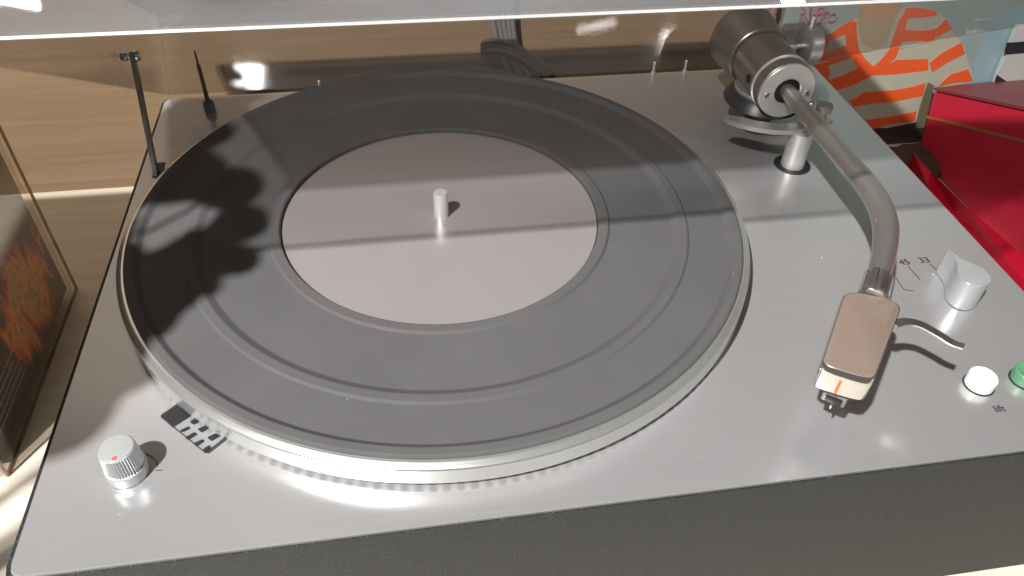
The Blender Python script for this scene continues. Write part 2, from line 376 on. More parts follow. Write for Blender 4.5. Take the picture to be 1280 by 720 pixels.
def round_poly(poly, r, seg=5):
    out = []; n = len(poly)
    for i in range(n):
        p = Vector(poly[i]).to_2d(); a = (Vector(poly[i - 1]).to_2d() - p); b = (Vector(poly[(i + 1) % n]).to_2d() - p)
        ra = min(r, a.length * .45, b.length * .45); s = p + a.normalized() * ra; e = p + b.normalized() * ra
        for k in range(seg + 1):
            t = k / seg; out.append(tuple((1 - t) ** 2 * s + 2 * t * (1 - t) * p + t * t * e))
    return out
def rect(x0, y0, x1, y1): return [(x0, y0), (x1, y0), (x1, y1), (x0, y1)]
def stroke(bm, pts, width, z0, z1):
    """thin printed line through plan points."""
    for a, b in zip(pts[:-1], pts[1:]):
        a = Vector(a); b = Vector(b); d = (b - a).normalized(); n = Vector((-d.y, d.x)) * width / 2
        add_prism(bm, [a + n, a - n, b - n, b + n], z0, z1)
    return bm
def text_bm(txt, size, place, extrude=0.0001):
    cu = bpy.data.curves.new('lettering', 'FONT'); cu.body = txt; cu.size = size; cu.extrude = extrude
    o = bpy.data.objects.new('lettering', cu); COL.objects.link(o)
    me = bpy.data.meshes.new_from_object(o.evaluated_get(bpy.context.evaluated_depsgraph_get()))
    bm = bmesh.new(); bm.from_mesh(me)
    for v in bm.verts: v.co = place(v.co)
    bpy.data.objects.remove(o); bpy.data.curves.remove(cu); bpy.data.meshes.remove(me)
    return bm

# ------------------------------------------------------------------ the setting
bm = add_box(bm_new(), (-1.3, -0.32, TZ - 0.04), (1.7, WALL + 0.004, TZ), 0.002)
obj('table_top', bm, 'table', origin=(0, 0, TZ), kind='structure')
bm = add_box(bm_new(), (-1.3, WALL, TZ + 0.0005), (1.7, WALL + 0.03, 1.1))
obj('back_wall', bm, 'wall', origin=(0, WALL, 0), kind='structure')

# ------------------------------------------------------------------ turntable
TT = thing('turntable', (W / 2, D / 2, TZ), 'silver and black record player with open clear dust cover on pale wooden table', 'turntable')

bm = add_prism(bm_new(), round_poly(rect(-0.0022, -0.0016, W + 0.0015, D + 0.003), 0.006), TZ + 0.0002, -0.0016, 0.0004, 1)
plinth = obj('plinth', bm, 'plinth', TT)
plinth['label'] = 'black textured vinyl plinth'

bm = add_prism(bm_new(), round_poly(rect(0, -0.0008, W, D), 0.005), -0.0028, 0.0, 0.0007, 3, top_only=True)
dk = obj('deck_plate', bm, 'alu_deck', TT, origin=(0, 0, 0), smooth=8)
dk['label'] = 'brushed aluminium deck plate'

# platter: rim with downward strobe bevel, stepped mat, label disc, spindle
R = 0.1508
bm = bm_new()
add_lathe(bm, [(0.10, 0.0009), (0.1450, 0.0009), (0.1522, 0.0030), (0.1527, 0.0033), (0.1529, 0.0038), (0.1529, 0.0114), (0.1526, 0.0120), (0.1508, 0.0131),
               (0.1502, 0.0133), (0.1490, 0.0133), (0.10, 0.0070)], (PC[0], PC[1], 0), seg=200, mats=[0, 1, 0, 0, 0, 0, 0, 0, 0, 0])
platter = obj('platter', bm, ['alu_rim', 'strobe'], TT, origin=(PC[0], PC[1], 0), smooth=14)
zz = H
bm = add_lathe(bm_new(), [(0.0786, zz - 0.0060), (0.0790, zz - 0.0030), (0.0794, zz - 0.0023), (0.0800, zz - 0.0020), (0.0838, zz - 0.0020), (0.0850, zz - 0.0030),
                          (0.1152, zz - 0.0031), (0.1160, zz - 0.0028), (0.1184, zz - 0.0014), (0.1191, zz - 0.0011), (0.1226, zz - 0.0011), (0.1238, zz - 0.0020),
                          (0.1418, zz - 0.0022), (0.1425, zz - 0.0019), (0.1444, zz - 0.0003), (0.1450, zz), (0.1480, zz), (0.1487, zz - 0.0003), (0.1492, zz - 0.0009), (0.1493, zz - 0.0020)],
               (PC[0], PC[1], 0), seg=200)
mat_o = obj('mat', bm, 'rubber', platter, origin=(PC[0], PC[1], 0), smooth=6)
mat_o['label'] = 'stepped dark grey rubber mat'
zd = zz - 0.0044
bm = add_lathe(bm_new(), [(0.0, zd), (0.0784, zd), (0.0786, zd - 0.0004), (0.0786, zd - 0.003)], (PC[0], PC[1], 0), seg=160)
obj('label_disc', bm, 'alu_label', platter, origin=(PC[0], PC[1], 0))
bm = add_lathe(bm_new(), [(0.0036, zd - 0.001), (0.0036, zd + 0.0134), (0.0032, zd + 0.0142), (0.0, zd + 0.0144)], (PC[0], PC[1], 0), seg=40)
obj('spindle', bm, 'alu_pale', platter, origin=(PC[0], PC[1], 0))

# strobe window beside the platter
def zpx(X, Y, s, ox, oy): return deck(ox + X / s, oy + Y / s)
sw = [zpx(*p, 7.2, 180, 480) for p in ((138, 290), (345, 150), (760, 490), (570, 640))]
bm = add_prism(bm_new(), round_poly(sw, 0.0016), -0.0005, 0.0003)
win = obj('strobe_window', bm, 'dark_plastic', dk)
cxy = Vector((sum(p[0] for p in sw) / 4, sum(p[1] for p in sw) / 4))
bm = add_prism(bm_new(), round_poly([tuple(cxy + (Vector(p) - cxy) * 0.92) for p in sw], 0.0014), 0.0, 0.0006)
obj('mirror', bm, 'mirror', win)
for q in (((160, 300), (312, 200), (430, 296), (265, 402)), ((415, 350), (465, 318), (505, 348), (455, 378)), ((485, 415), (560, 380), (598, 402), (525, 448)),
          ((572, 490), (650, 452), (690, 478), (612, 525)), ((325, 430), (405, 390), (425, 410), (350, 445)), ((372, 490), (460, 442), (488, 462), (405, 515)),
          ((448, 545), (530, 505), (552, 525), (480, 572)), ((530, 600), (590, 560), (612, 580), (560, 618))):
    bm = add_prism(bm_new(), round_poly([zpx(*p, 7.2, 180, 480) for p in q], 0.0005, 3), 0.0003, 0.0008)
    obj('painted_strobe_reflection', bm, 'strobe_reflection', win)  # reflection of the platter's strobe dots, painted as dark tiles on the mirror

# printed markings
def flat_text(txt, px, py, size, rz=0.0):
    x, y = deck(px, py); c, s = math.cos(rz), math.sin(rz)
    bm = text_bm(txt, size, lambda v: Vector((x + c * v.x - s * v.y, y + s * v.x + c * v.y, 0.00012 + v.z)))
    return obj('lettering', bm, 'print', dk)
flat_text('45', 1126, 331.5, 0.0058)
flat_text('33', 1151, 329, 0.0058)
flat_text('lift', 1245, 515.5, 0.0048)
for pts in (((1135, 333), (1150, 350)), ((1120, 348), (1130, 362), (1142, 364)), ((1162, 330), (1172, 339))):
    obj('marking_line', stroke(bm_new(), [deck(*p) for p in pts], 0.0003, -0.0003, 0.0002), 'print', dk)
for pts in (((180, 567), (190, 571), (196, 578), (197, 584)), ((194, 588), (203, 588)), ((133, 597), (138, 594)), ((134, 593), (137, 598))):
    obj('marking_line', stroke(bm_new(), [deck(*p) for p in pts], 0.0003, -0.0003, 0.0002), 'print', dk)

# pitch knob, front left: knurled upper, smooth skirt
def knurl(bm, c, prof, n):
    rings = []
    for r, z, dep in prof:
        rings.append([bm.verts.new((c[0] + (r - (dep if k % 2 else 0)) * math.cos(math.pi * k / n), c[1] + (r - (dep if k % 2 else 0)) * math.sin(math.pi * k / n), z)) for k in range(2 * n)])
    for a, b in zip(rings[:-1], rings[1:]):
        for k in range(2 * n): bm.faces.new((a[k], a[(k + 1) % (2 * n)], b[(k + 1) % (2 * n)], b[k]))
    bm.faces.new(rings[-1]); return bm
kc = deck(161, 590)
bm = knurl(bm_new(), kc, [(0.0075, 0.0004, 0), (0.0075, 0.0046, 0), (0.0072, 0.0052, 0.0), (0.0071, 0.0054, 0.0005), (0.0066, 0.0136, 0.0005), (0.0064, 0.0146, 0.0), (0.0059, 0.0152, 0), (0.0055, 0.0153, 0)], 44)
pk = obj('pitch_knob', bm, 'alu_knob', TT, smooth=20)
dpt = hit(143, 573, 2, 0.0153)
bm = add_lathe(bm_new(), [(0, 0.0001), (0.0009, 0.0001), (0.0009, -0.0004)], (dpt.x, dpt.y, 0.0153), seg=20)
obj('red_dot', bm, 'red_paint', pk)

# speed selector knob: round body with a swept pointer
sc = Vector((0.3985, 0.0838)); sr = 0.0107
tipz = 0.0158
kp = [(1186, 310.5), (1191.5, 318), (1196, 325.5), (1197, 332), (1197, 338), (1199.5, 345), (1205, 351), (1214, 356), (1224, 358), (1233, 356.5), (1238, 352), (1238, 346.5), (1233, 339.5), (1224, 332.5), (1214, 328.5), (1204, 325), (1195, 318.5)]
body = [tuple(p)[:2] for p in catmull([(*hit(x, y, 2, tipz).to_2d(), 0) for x, y in kp], 3)]; circ = []
sc = Vector((sum(p[0] for p in body[12:36]) / 24, sum(p[1] for p in body[12:36]) / 24))
bm = add_prism(bm_new(), body + circ, 0.0006, 0.0158, 0.0005, 2, top_only=True)
sk = obj('speed_knob', bm, 'alu_knob', TT, smooth=30)
sp = hit(1215, 379, 2, 0.004); sr = (Vector((sp.x, sp.y)) - sc).length
d2 = (Vector((sp.x, sp.y)) - sc).normalized(); e = sc + d2 * sr
bm = add_tube(bm_new(), [(sc.x + d2.x * (sr - 0.002), sc.y + d2.y * (sr - 0.002), 0.0045), (sc.x + d2.x * (sr + 0.0003), sc.y + d2.y * (sr + 0.0003), 0.0045)], 0.0014, 18)
ss = obj('set_screw', bm, 'chrome', sk)
bm = add_tube(bm_new(), [(sc.x + d2.x * (sr - 0.001), sc.y + d2.y * (sr - 0.001), 0.0045), (sc.x + d2.x * (sr + 0.0005), sc.y + d2.y * (sr + 0.0005), 0.0045)], 0.0008, 6)
obj('screw_socket', bm, 'black', sk)

# push buttons in round holes
def button(px, py, matn, lab):
    c = deck(px, py)
    bm = add_lathe(bm_new(), [(0, 0.0004), (0.0064, 0.0004), (0.0065, -0.0004)], (c[0], c[1], 0), seg=40)
    hl = obj('button_hole', bm, 'black', dk)
    bm = add_lathe(bm_new(), [(0.0059, 0.0), (0.0059, 0.0045), (0.0058, 0.0054), (0.0054, 0.0058), (0.0050, 0.0057), (0.0030, 0.0051), (0, 0.0049)], (c[0], c[1], 0), seg=40)
    o = obj('push_button', bm, matn, TT); o['label'] = lab
button(1223, 481, 'white_plastic', 'white round push button'); button(1280.5, 475, 'green_plastic', 'green round push button')

# ------------------------------------------------------------------ tonearm
PV = (0.3626, 0.245)
AZ = 0.038
arm = bpy.data.objects.new('tonearm', None); COL.objects.link(arm); WPOS[arm] = Vector((PV[0], PV[1], 0)); arm.parent = TT; arm.location = WPOS[arm] - WPOS[TT]; arm.empty_display_size = 0.02
bm = add_lathe(bm_new(), [(0.0, 0.0), (0.0085, 0.0), (0.0085, 0.0150), (0.0230, 0.0190), (0.0235, 0.0200), (0.0205, 0.0245), (0.0185, 0.0262), (0, 0.0262)], (PV[0], PV[1], 0.0), seg=64)
obj('pivot_base', bm, 'dark_plastic', arm)
bm = add_lathe(bm_new(), [(0.0, 0.0), (0.0180, 0.0), (0.0184, 0.0006), (0.0184, 0.0030), (0.0178, 0.0036), (0, 0.0036)], (PV[0], PV[1], 0.0262 - 0.0015), seg=64)
obj('base_ring', bm, 'alu_satin', arm)
# housing (axis along y)
hr = 0.0168
bm = add_lathe(bm_new(), [(0.0, 0.2215), (0.0162, 0.2215), (hr, 0.2221), (hr, 0.2290), (hr - 0.0004, 0.2293), (hr - 0.0004, 0.2297), (hr + 0.0005, 0.2300), (hr + 0.0005, 0.2312), (hr + 0.0002, 0.2316),
                          (hr, 0.2600), (hr - 0.001, 0.2608), (0.0, 0.2608)], (PV[0], 0, AZ), axis='Y', seg=72)
obj('housing', bm, 'alu_dark', arm)
bm = add_lathe(bm_new(), [(0.0075, 0.2222), (0.0075, 0.2206), (0.0079, 0.2203), (0.0160, 0.2203), (0.0164, 0.2207), (0.0164, 0.2222)], (PV[0], 0, AZ), axis='Y', seg=72)
obj('face_ring', bm, 'alu_pale', arm)
bm = add_lathe(bm_new(), [(0.0, 0.2212), (0.0080, 0.2212), (0.0080, 0.2216)], (PV[0], 0, AZ), axis='Y', seg=48)
obj('bearing_hole', bm, 'black', arm)
bm = add_lathe(bm_new(), [(hr - 0.0003, 0.2294), (hr + 0.0007, 0.2300), (hr + 0.0007, 0.2308), (hr - 0.0003, 0.2312)], (PV[0], 0, AZ), axis='Y', seg=72)
obj('trim_ring', bm, 'alu_pale', arm)
for sx in (-1, 1):
    sp = (PV[0] + sx * 0.0121, 0, AZ - 0.0015 * 1)
    bm = add_lathe(bm_new(), [(0.0, 0.2197), (0.0016, 0.2197), (0.0019, 0.2200), (0.0019, 0.2206)], sp, axis='Y', seg=24)
    s = obj('screw', bm, 'alu_satin', arm)
    bm = add_box(bm_new(), (sp[0] - 0.0017, 0.2194, sp[2] - 0.0002), (sp[0] + 0.0017, 0.2199, sp[2] + 0.0002))
    bmesh.ops.rotate(bm, verts=bm.verts, cent=(sp[0], 0.22, sp[2]), matrix=Matrix.Rotation(0.9 * sx, 3, 'Y'))
    obj('screw_slot', bm, 'black', arm)
bm = add_lathe(bm_new(), [(0, -0.0005), (0.0024, -0.0005), (0.0027, 0.0005), (0.0027, 0.003)], (PV[0] - hr - 0.0002, 0.2365, AZ + 0.0005), axis='X', seg=24)
obj('port', bm, 'black', arm)
# counterweight
bm = add_lathe(bm_new(), [(0.0, 0.2590), (0.0150, 0.2590), (0.0152, 0.2622), (0.0176, 0.2626), (0.0182, 0.2632), (0.0208, 0.2840), (0.0211, 0.2870), (0.0211, 0.2900), (0.0200, 0.2912), (0, 0.2912)], (PV[0], 0, AZ), axis='Y', seg=72)
o = obj('counterweight', bm, 'alu_dark', arm)
# anti-skate wheel on its shaft
ay, azz = 0.2490, 0.0512
bm = add_tube(bm_new(), [(PV[0] + 0.006, ay, azz - 0.001), (0.3825, ay, azz)], 0.0017, 16); obj('wheel_shaft', bm, 'alu_satin', arm)
bm = add_lathe(bm_new(), [(0.0, 0.3808), (0.0095, 0.3808), (0.0105, 0.3814), (0.0107, 0.3885), (0.0100, 0.3893), (0, 0.3893)], (0, ay, azz), axis='X', seg=56)
obj('anti_skate_wheel', bm, 'alu_satin', arm)
bm = add_tube(bm_new(), [(0.3840, ay + 0.002, azz + 0.009), (0.3840, ay + 0.002, azz + 0.0160)], 0.0008, 12); obj('wheel_pin', bm, 'white_plastic', arm)
# arm tube: straight from the pivot, then bent in towards the headshell
path = catmull([(PV[0], 0.226, AZ), (PV[0] + .0003, 0.205, AZ), (PV[0] + 0.0005, 0.180, AZ), (PV[0] + 0.0005, 0.150, AZ), (PV[0] + 0.0004, 0.128, AZ), (PV[0] - 0.002, 0.111, AZ), (PV[0] - 0.0075, 0.0955, AZ), (0.3452, 0.0790, AZ), (0.3345, 0.0640, AZ)], 8)
n = len(path); rad = []
for i in range(n):
    t = i / (n - 1); r = 0.0044 + 0.0012 * min(1, max(0, (t - 0.05) / 0.5)); r -= 0.0010 * max(0, (t - 0.75) / 0.25); rad.append(r)
obj('arm_tube', add_tube(bm_new(), path, rad, 32), 'alu_tube', arm, smooth=60)
# collar joint (ribbed) between tube and headshell
ca = Vector((0.3352, 0.0650)); cb = Vector((0.3262, 0.0530)); cdir = (cb - ca).normalized(); cn = Vector((-cdir.y, cdir.x)); cl = (cb - ca).length
bm = bm_new(); rings = []
prof = [(0.0044, 0.0), (0.0058, 0.0004), (0.0060, 0.001), (0.0060, cl * .92), (0.0054, cl)]
for r, t in prof:
    ring = []
    for k in range(48):
        a = 2 * math.pi * k / 48; rr = r - (0.0006 if k % 6 in (0, 1) else 0)
        p = ca + cdir * t + cn * rr * math.cos(a); ring.append(bm.verts.new((p.x, p.y, AZ + rr * math.sin(a))))
    rings.append(ring)
for a, b in zip(rings[:-1], rings[1:]):
    for k in range(48): bm.faces.new((a[k], a[(k + 1) % 48], b[(k + 1) % 48], b[k]))
bm.faces.new(rings[0]); bm.faces.new(rings[-1])
obj('collar', bm, 'chrome', arm, smooth=25)
# headshell
TL, TR, BR, BL = [Vector(p) for p in ((0.3160, 0.0578), (0.3358, 0.0474), (0.3034, 0.0104), (0.2876, 0.0204))]
hc = (TL + TR + BR + BL) / 4
def hs_ring(scale, z, r, off=Vector((0, 0))):
    nose = (BL + BR) / 2 + (BL + BR - TL - TR).normalized() * 0.0016
    return [(p[0], p[1], z) for p in round_poly([tuple(hc + off + (q - hc) * scale) for q in (BL, nose.lerp(BL, 0.45), nose.lerp(BR, 0.45), BR, TR, TL)], r, 6)]
rings = [hs_ring(0.955, 0.0285, 0.0040), hs_ring(1.0, 0.0289, 0.0045), hs_ring(1.015, 0.0320, 0.0050), hs_ring(1.02, 0.0375, 0.0062), hs_ring(1.005, 0.0392, 0.0064), hs_ring(0.99, 0.0401, 0.0064), hs_ring(0.95, 0.0403, 0.0060)]
bm = bm_new(); vr = [[bm.verts.new(p) for p in r] for r in rings]
for a, b in zip(vr[:-1], vr[1:]):
    for k in range(len(a)): bm.faces.new((a[k], a[(k + 1) % len(a)], b[(k + 1) % len(a)], b[k]))
bm.faces.new(vr[0]); bm.faces.new(vr[-1])
hsh = obj('headshell', bm, 'chrome', arm, smooth=40); hsh['label'] = 'chromed headshell with wood reflection painted brown on top'
bm = add_prism(bm_new(), [p[:2] for p in hs_ring(0.955, 0, 0.0060)], 0.0398, 0.0407, 0.0003, 2, top_only=True)
obj('top_plate', bm, 'metal_wood_reflection', arm)
fd = ((BL + BR) / 2 - (TL + TR) / 2).normalized(); fn = Vector((-fd.y, fd.x))           # forward, and to the headshell's left... right
fm = (BL + BR) / 2
# orange reflection painted as a line on the front face, black shadow gap, cartridge
m0 = fm + fd * 0.0000 - (BR - BL).normalized() * 0.0000
q = hc + (fm + fd * 0.0010 - hc) * 1.02
def fbox(bm, c, half_f, half_n, z0, z1, bevel=0):
    poly = [c + fd * a + fn * b for a, b in ((half_f, half_n), (half_f, -half_n), (-half_f, -half_n), (-half_f, half_n))]
    return add_prism(bm, poly, z0, z1, bevel)
obj('painted_orange_reflection', fbox(bm_new(), q - fd * 0.0003 + (BL - BR).normalized() * 0.0007, 0.0006, 0.00045, 0.0298, 0.0368), 'orange_reflection_paint', arm)
cc = fm - fd * 0.0125
bm = fbox(bm_new(), cc, 0.0095, 0.0062, 0.0240, 0.0288, 0.0006); obj('cartridge', bm, 'dark_plastic', arm)
bm = fbox(bm_new(), cc + fd * 0.0092, 0.0016, 0.0044, 0.0205, 0.0262, 0.0004)
obj('stylus_holder', bm, 'grey_plastic', arm)
bm = fbox(bm_new(), cc + fd * 0.0112, 0.0007, 0.0030, 0.0218, 0.0245, 0.0002); obj('stylus_notch', bm, 'black', arm)
bm = add_tube(bm_new(), [Vector((*(cc + fd * 0.0095), 0.0222)), Vector((*(cc + fd * 0.0122), 0.0208)), Vector((*(cc + fd * 0.0123), 0.0195))], [0.0007, 0.0005, 0.0003], 10)
obj('stylus', bm, 'chrome', arm)
# finger lift: a thin curved strip
fl = catmull([(0.3290, 0.0395, 0.0365), (0.3345, 0.0405, 0.0362), (0.3405, 0.0392, 0.0352), (0.3462, 0.0343, 0.0338), (0.3495, 0.0303, 0.0330), (0.3525, 0.0270, 0.0335)], 6)
bm = bm_new(); ps = []
for i, p in enumerate(fl):
    t = (fl[min(i + 1, len(fl) - 1)] - fl[max(i - 1, 0)]).normalized(); nrm = Vector((t.y, -t.x, 0)).normalized()
    hw = 0.0020 - 0.0004 * i / len(fl)
    up = Vector((0, 0, 0.0004))
    ps.append([bm.verts.new(p + nrm * hw + up), bm.verts.new(p - nrm * hw + up), bm.verts.new(p - nrm * hw - up), bm.verts.new(p + nrm * hw - up)])
for a, b in zip(ps[:-1], ps[1:]):
    for k in range(4): bm.faces.new((a[k], a[(k + 1) % 4], b[(k + 1) % 4], b[k]))
bm.faces.new(ps[0]); bm.faces.new(ps[-1])
obj('finger_lift', bm, 'chrome', arm, smooth=30)
# lift arc on its post, rest posts
bm = bm_new(); arc = []
N = 36
for k in range(N + 1):
    a = math.radians(216 + (306 - 216) * k / N); e = min(k, N - k) / N; wv = 0.0080 * min(1, 0.55 + e * 4)
    arc.append((a, 0.0449, 0.0449 - wv))
outer = [(PV[0] + r0 * math.cos(a), PV[1] + r0 * math.sin(a)) for a, r0, r1 in arc]; inner = [(PV[0] + r1 * math.cos(a), PV[1] + r1 * math.sin(a)) for a, r0, r1 in arc]
add_prism(bm, outer + inner[::-1], 0.0222, 0.0250, 0.0003, 1)
obj('lift_arc', bm, 'alu_satin', arm)
hx, hy = 0.3685, 0.2028
bm = add_lathe(bm_new(), [(0, 0.0004), (0.0104, 0.0004), (0.0105, -0.0004)], (hx, hy, 0), seg=48); obj('post_hole', bm, 'black', dk)
bm = add_lathe(bm_new(), [(0.0068, 0.0003), (0.0066, 0.0060), (0.0064, 0.0225), (0, 0.0225)], (hx, hy, 0), seg=48); obj('lift_post', bm, 'alu_pale', arm)
bm = add_lathe(bm_new(), [(0.0030, 0.0248), (0.0030, 0.0290), (0.0044, 0.0292), (0.0046, 0.0330), (0.0043, 0.0336), (0, 0.0336)], (0.3828, 0.2115, 0), seg=36); obj('rest_cap', bm, 'alu_dark', arm)
bm = add_lathe(bm_new(), [(0.0020, 0.0248), (0.0020, 0.0320), (0.0033, 0.0322), (0.0034, 0.0358), (0.0030, 0.0364), (0, 0.0364)], (0.3727, 0.2125, 0), seg=32); obj('rest_screw', bm, 'chrome', arm)
bm = add_lathe(bm_new(), [(0.0, 0.0065), (0.0006, 0.0063), (0.0008, 0.0055), (0.0008, 0.003)], (PV[0] - 0.0008, 0.2015, AZ - 0.0012), seg=16); obj('tube_rivet', bm, 'chrome', arm)

# ------------------------------------------------------------------ dust cover (opened about its rear edge)
ct, st = math.cos(TH), math.sin(TH)
LD, LH, T = 0.2965, 0.050, 0.003
def lid(x, v, wv): return Vector((x, D + 0.0008 - v * ct + wv * st, 0.0018 + v * st + wv * ct))
def arc2(cv, cw, r, a0, a1, n=6): return [(cv + r * math.cos(math.radians(a0 + (a1 - a0) * k / n)), cw + r * math.sin(math.radians(a0 + (a1 - a0) * k / n))) for k in range(n + 1)]
rr = 0.009
outer = [(0, 0)] + arc2(rr, LH - rr, rr, 180, 90) + arc2(LD - rr, LH - rr, rr, 90, 0) + [(LD, 0)]
innr = [(T, 0)] + arc2(rr, LH - rr, rr - T, 180, 90) + arc2(LD - rr, LH - rr, rr - T, 90, 0) + [(LD - T, 0)]
def lid_strip(i0, i1, x0, x1):
    bm = bm_new(); rows = []
    for i in range(i0, i1 + 1):
        rows.append([bm.verts.new(lid(x0, *outer[i])), bm.verts.new(lid(x1, *outer[i])), bm.verts.new(lid(x1, *innr[i])), bm.verts.new(lid(x0, *innr[i]))])
    for a, b in zip(rows[:-1], rows[1:]):
        for k in range(4): bm.faces.new((a[k], a[(k + 1) % 4], b[(k + 1) % 4], b[k]))
    bm.faces.new(rows[0]); bm.faces.new(rows[-1]); return bm
LX0, LX1 = 0.0002, W - 0.0002
last = len(outer) - 1
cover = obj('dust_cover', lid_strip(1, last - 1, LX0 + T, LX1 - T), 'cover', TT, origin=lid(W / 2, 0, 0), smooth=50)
cover['label'] = 'clear smoked acrylic dust cover, propped open'
obj('back_panel', lid_strip(0, 1, LX0 + T, LX1 - T), 'cover_clear', cover, smooth=0)
obj('front_panel', lid_strip(last - 1, last, LX0 + T, LX1 - T), 'cover_front', cover, smooth=0)
for x0, x1 in ((LX0, LX0 + T - 0.0002), (LX1 - T + 0.0002, LX1)):
    bm = bm_new(); a = [bm.verts.new(lid(x0, *p)) for p in outer]; b = [bm.verts.new(lid(x1, *p)) for p in outer]
    bm.faces.new(a); bm.faces.new(b[::-1])
    for k in range(len(a)): bm.faces.new((a[k], a[(k + 1) % len(a)], b[(k + 1) % len(a)], b[k]))
    obj('side_panel', bm, 'cover_clear', cover, smooth=0)
# cut edge along the front, catching the light
bm = bm_new()
pr = [(LD - 0.0018, -0.0010), (LD + 0.0002, -0.0010), (LD + 0.0002, -0.0001), (LD - 0.0018, -0.0001)]
a = [bm.verts.new(lid(LX0, *p)) for p in pr]; b = [bm.verts.new(lid(LX1, *p)) for p in pr]
bm.faces.new(a); bm.faces.new(b[::-1])
for k in range(4): bm.faces.new((a[k], a[(k + 1) % 4], b[(k + 1) % 4], b[k]))
obj('cut_edge', bm, 'cover_edge', cover, smooth=0)
# hinge pins on the rear edge, in two pairs
for px, py, hh in ((401, 108, 0.0075), (441, 105, 0.0055), (816, 92, 0.0085), (854, 88, 0.0085)):
    p = hit(px, py, 2, 0.0); y = D - 0.0014
    bm = add_lathe(bm_new(), [(0.0016, -0.0002), (0.0016, 0.0014), (0.0009, 0.0018), (0.0009, hh), (0.0006, hh + 0.0004), (0, hh + 0.0004)], (p.x, y, 0), seg=20)
    obj('hinge_pin', bm, 'alu_pale', TT)
# lid strut: flat bar from its slot in the deck to a pivot bolt on the left side panel
sb = Vector((0.0085, 0.2350, -0.002)); stp = Vector((0.0062, 0.2668, 0.0552))
d = (stp - sb).normalized(); u = Vector((1, 0, 0)); u = (u - d * u.dot(d)).normalized(); v = d.cross(u)
bm = bm_new(); top = stp + d * 0.002
A = [bm.verts.new(sb + u * a * 0.0011 + v * b * 0.0024) for a, b in ((1, 1), (1, -1), (-1, -1), (-1, 1))]
B = [bm.verts.new(top + u * a * 0.0011 + v * b * 0.0024) for a, b in ((1, 1), (1, -1), (-1, -1), (-1, 1))]
bm.faces.new(A); bm.faces.new(B)
for k in range(4): bm.faces.new((A[k], A[(k + 1) % 4], B[(k + 1) % 4], B[k]))
bmesh.ops.bevel(bm, geom=list(bm.edges), offset=0.0003, segments=1, affect='EDGES')
strut = obj('lid_strut', bm, 'steel', TT)
bm = add_lathe(bm_new(), [(0, -0.0060), (0.0022, -0.0060), (0.0026, -0.0054), (0.0026, -0.0028), (0.0014, -0.0026), (0.0014, 0.0012), (0.0030, 0.0014), (0.0032, 0.0022), (0.0028, 0.0036), (0, 0.0040)], tuple(stp), axis='X', seg=24)
obj('pivot_bolt', bm, 'chrome', strut)
so = [deck(190, 222), deck(203, 222), deck(207, 203), deck(194, 204)]
obj('strut_slot', add_prism(bm_new(), so, -0.0004, 0.0003), 'black', dk, smooth=0)
# small stepped rod in a grey ferrule at the rear left
rx, ry = 0.0292, 0.3035
bm = add_lathe(bm_new(), [(0.0034, 0.0), (0.0034, 0.0052), (0.0030, 0.0060), (0, 0.0060)], (rx, ry, 0), seg=28); fer = obj('ferrule', bm, 'grey_plastic', TT)
bm = add_lathe(bm_new(), [(0.0022, 0.0058), (0.0022, 0.0070), (0.0013, 0.0074), (0.0012, 0.0300), (0.0007, 0.0305), (0.0006, 0.0375), (0.0002, 0.0395), (0, 0.0395)], (rx, ry, 0), seg=20); obj('rod', bm, 'rod', fer)

# ------------------------------------------------------------------ cable bundle on the wall behind
cab = thing('cable_bundle', (0.235, WALL - 0.006, TZ), 'bundle of grey cables hanging behind the record player', 'cables')
random.seed(4)
zw = WALL - 0.006
def wp(px, py, dy=0): p = hit(px, py, 1, zw - dy); return (p.x, p.y, p.z)
for k, (x0, x1, x2) in enumerate(((614, 622, 640), (620, 630, 652), (627, 635, 662), (634, 640, 672), (639, 645, 682))):
    t = wp(x0 - 8, -130); pts = [(t[0], zw, 0.20), t, wp(x0, -40), wp(x0 + 1, 10), wp(x1, 55, 0.002), wp((x1 + x2) / 2, 78, 0.003), wp(x2, 96, 0.002), wp(x2 + 12, 130), wp(x2 + 26, 170)]
    obj('cable', add_tube(bm_new(), catmull(pts, 6), 0.0021, 10), 'cable', cab, smooth=60)
for k in range(3):
    o_ = k * 5
    pts = [wp(604, 60 + o_, 0.001), wp(606, 53 + o_, 0.006), wp(625, 52 + o_, 0.008), wp(648, 60 + o_, 0.008), wp(668, 74 + o_, 0.006), wp(684, 84 + o_, 0.002)]
    obj('cable', add_tube(bm_new(), catmull(pts, 6), 0.0021, 10), 'cable', cab, smooth=60)

# ------------------------------------------------------------------ printed sleeve leaning on the wall, right
PY = WALL - 0.012
def pp(X, Y, y): p = hit(960 + X / 4, Y / 4, 1, y); return (p.x, p.z)
ps_l = hit(985, 12, 1, PY).x
post = bm_new(); add_box(post, (ps_l, PY, TZ + 0.0005), (ps_l + 0.315, PY + 0.004, TZ + 0.3155), 0.0004, 1)
sleeve = obj('record_sleeve', post, 'ink_bg', smooth=0)
tag(sleeve, 'pale blue record sleeve picturing a person in an orange striped sweater', 'record sleeve')
layer = [0]
def shape(name, matn, poly, raw=False):
    layer[0] += 1; y = PY - 0.00003 * layer[0] - 0.00005
    pts = [pp(X, Y, y) for X, Y in poly]
    bm = bm_new(); a = [bm.verts.new((x, y, z)) for x, z in pts]; b = [bm.verts.new((x, PY + 0.0002, z)) for x, z in pts]
    n = len(a); bm.faces.new(a); bm.faces.new(b[::-1])
    for k in range(n): bm.faces.new((a[k], a[(k + 1) % n], b[(k + 1) % n], b[k]))
    return obj(name, bm, matn, sleeve, smooth=0)
shape('printed_light', 'ink_bg2', [(1040, 300), (1120, 60), (1260, 20), (1400, 20), (1400, 460), (1010, 460)])
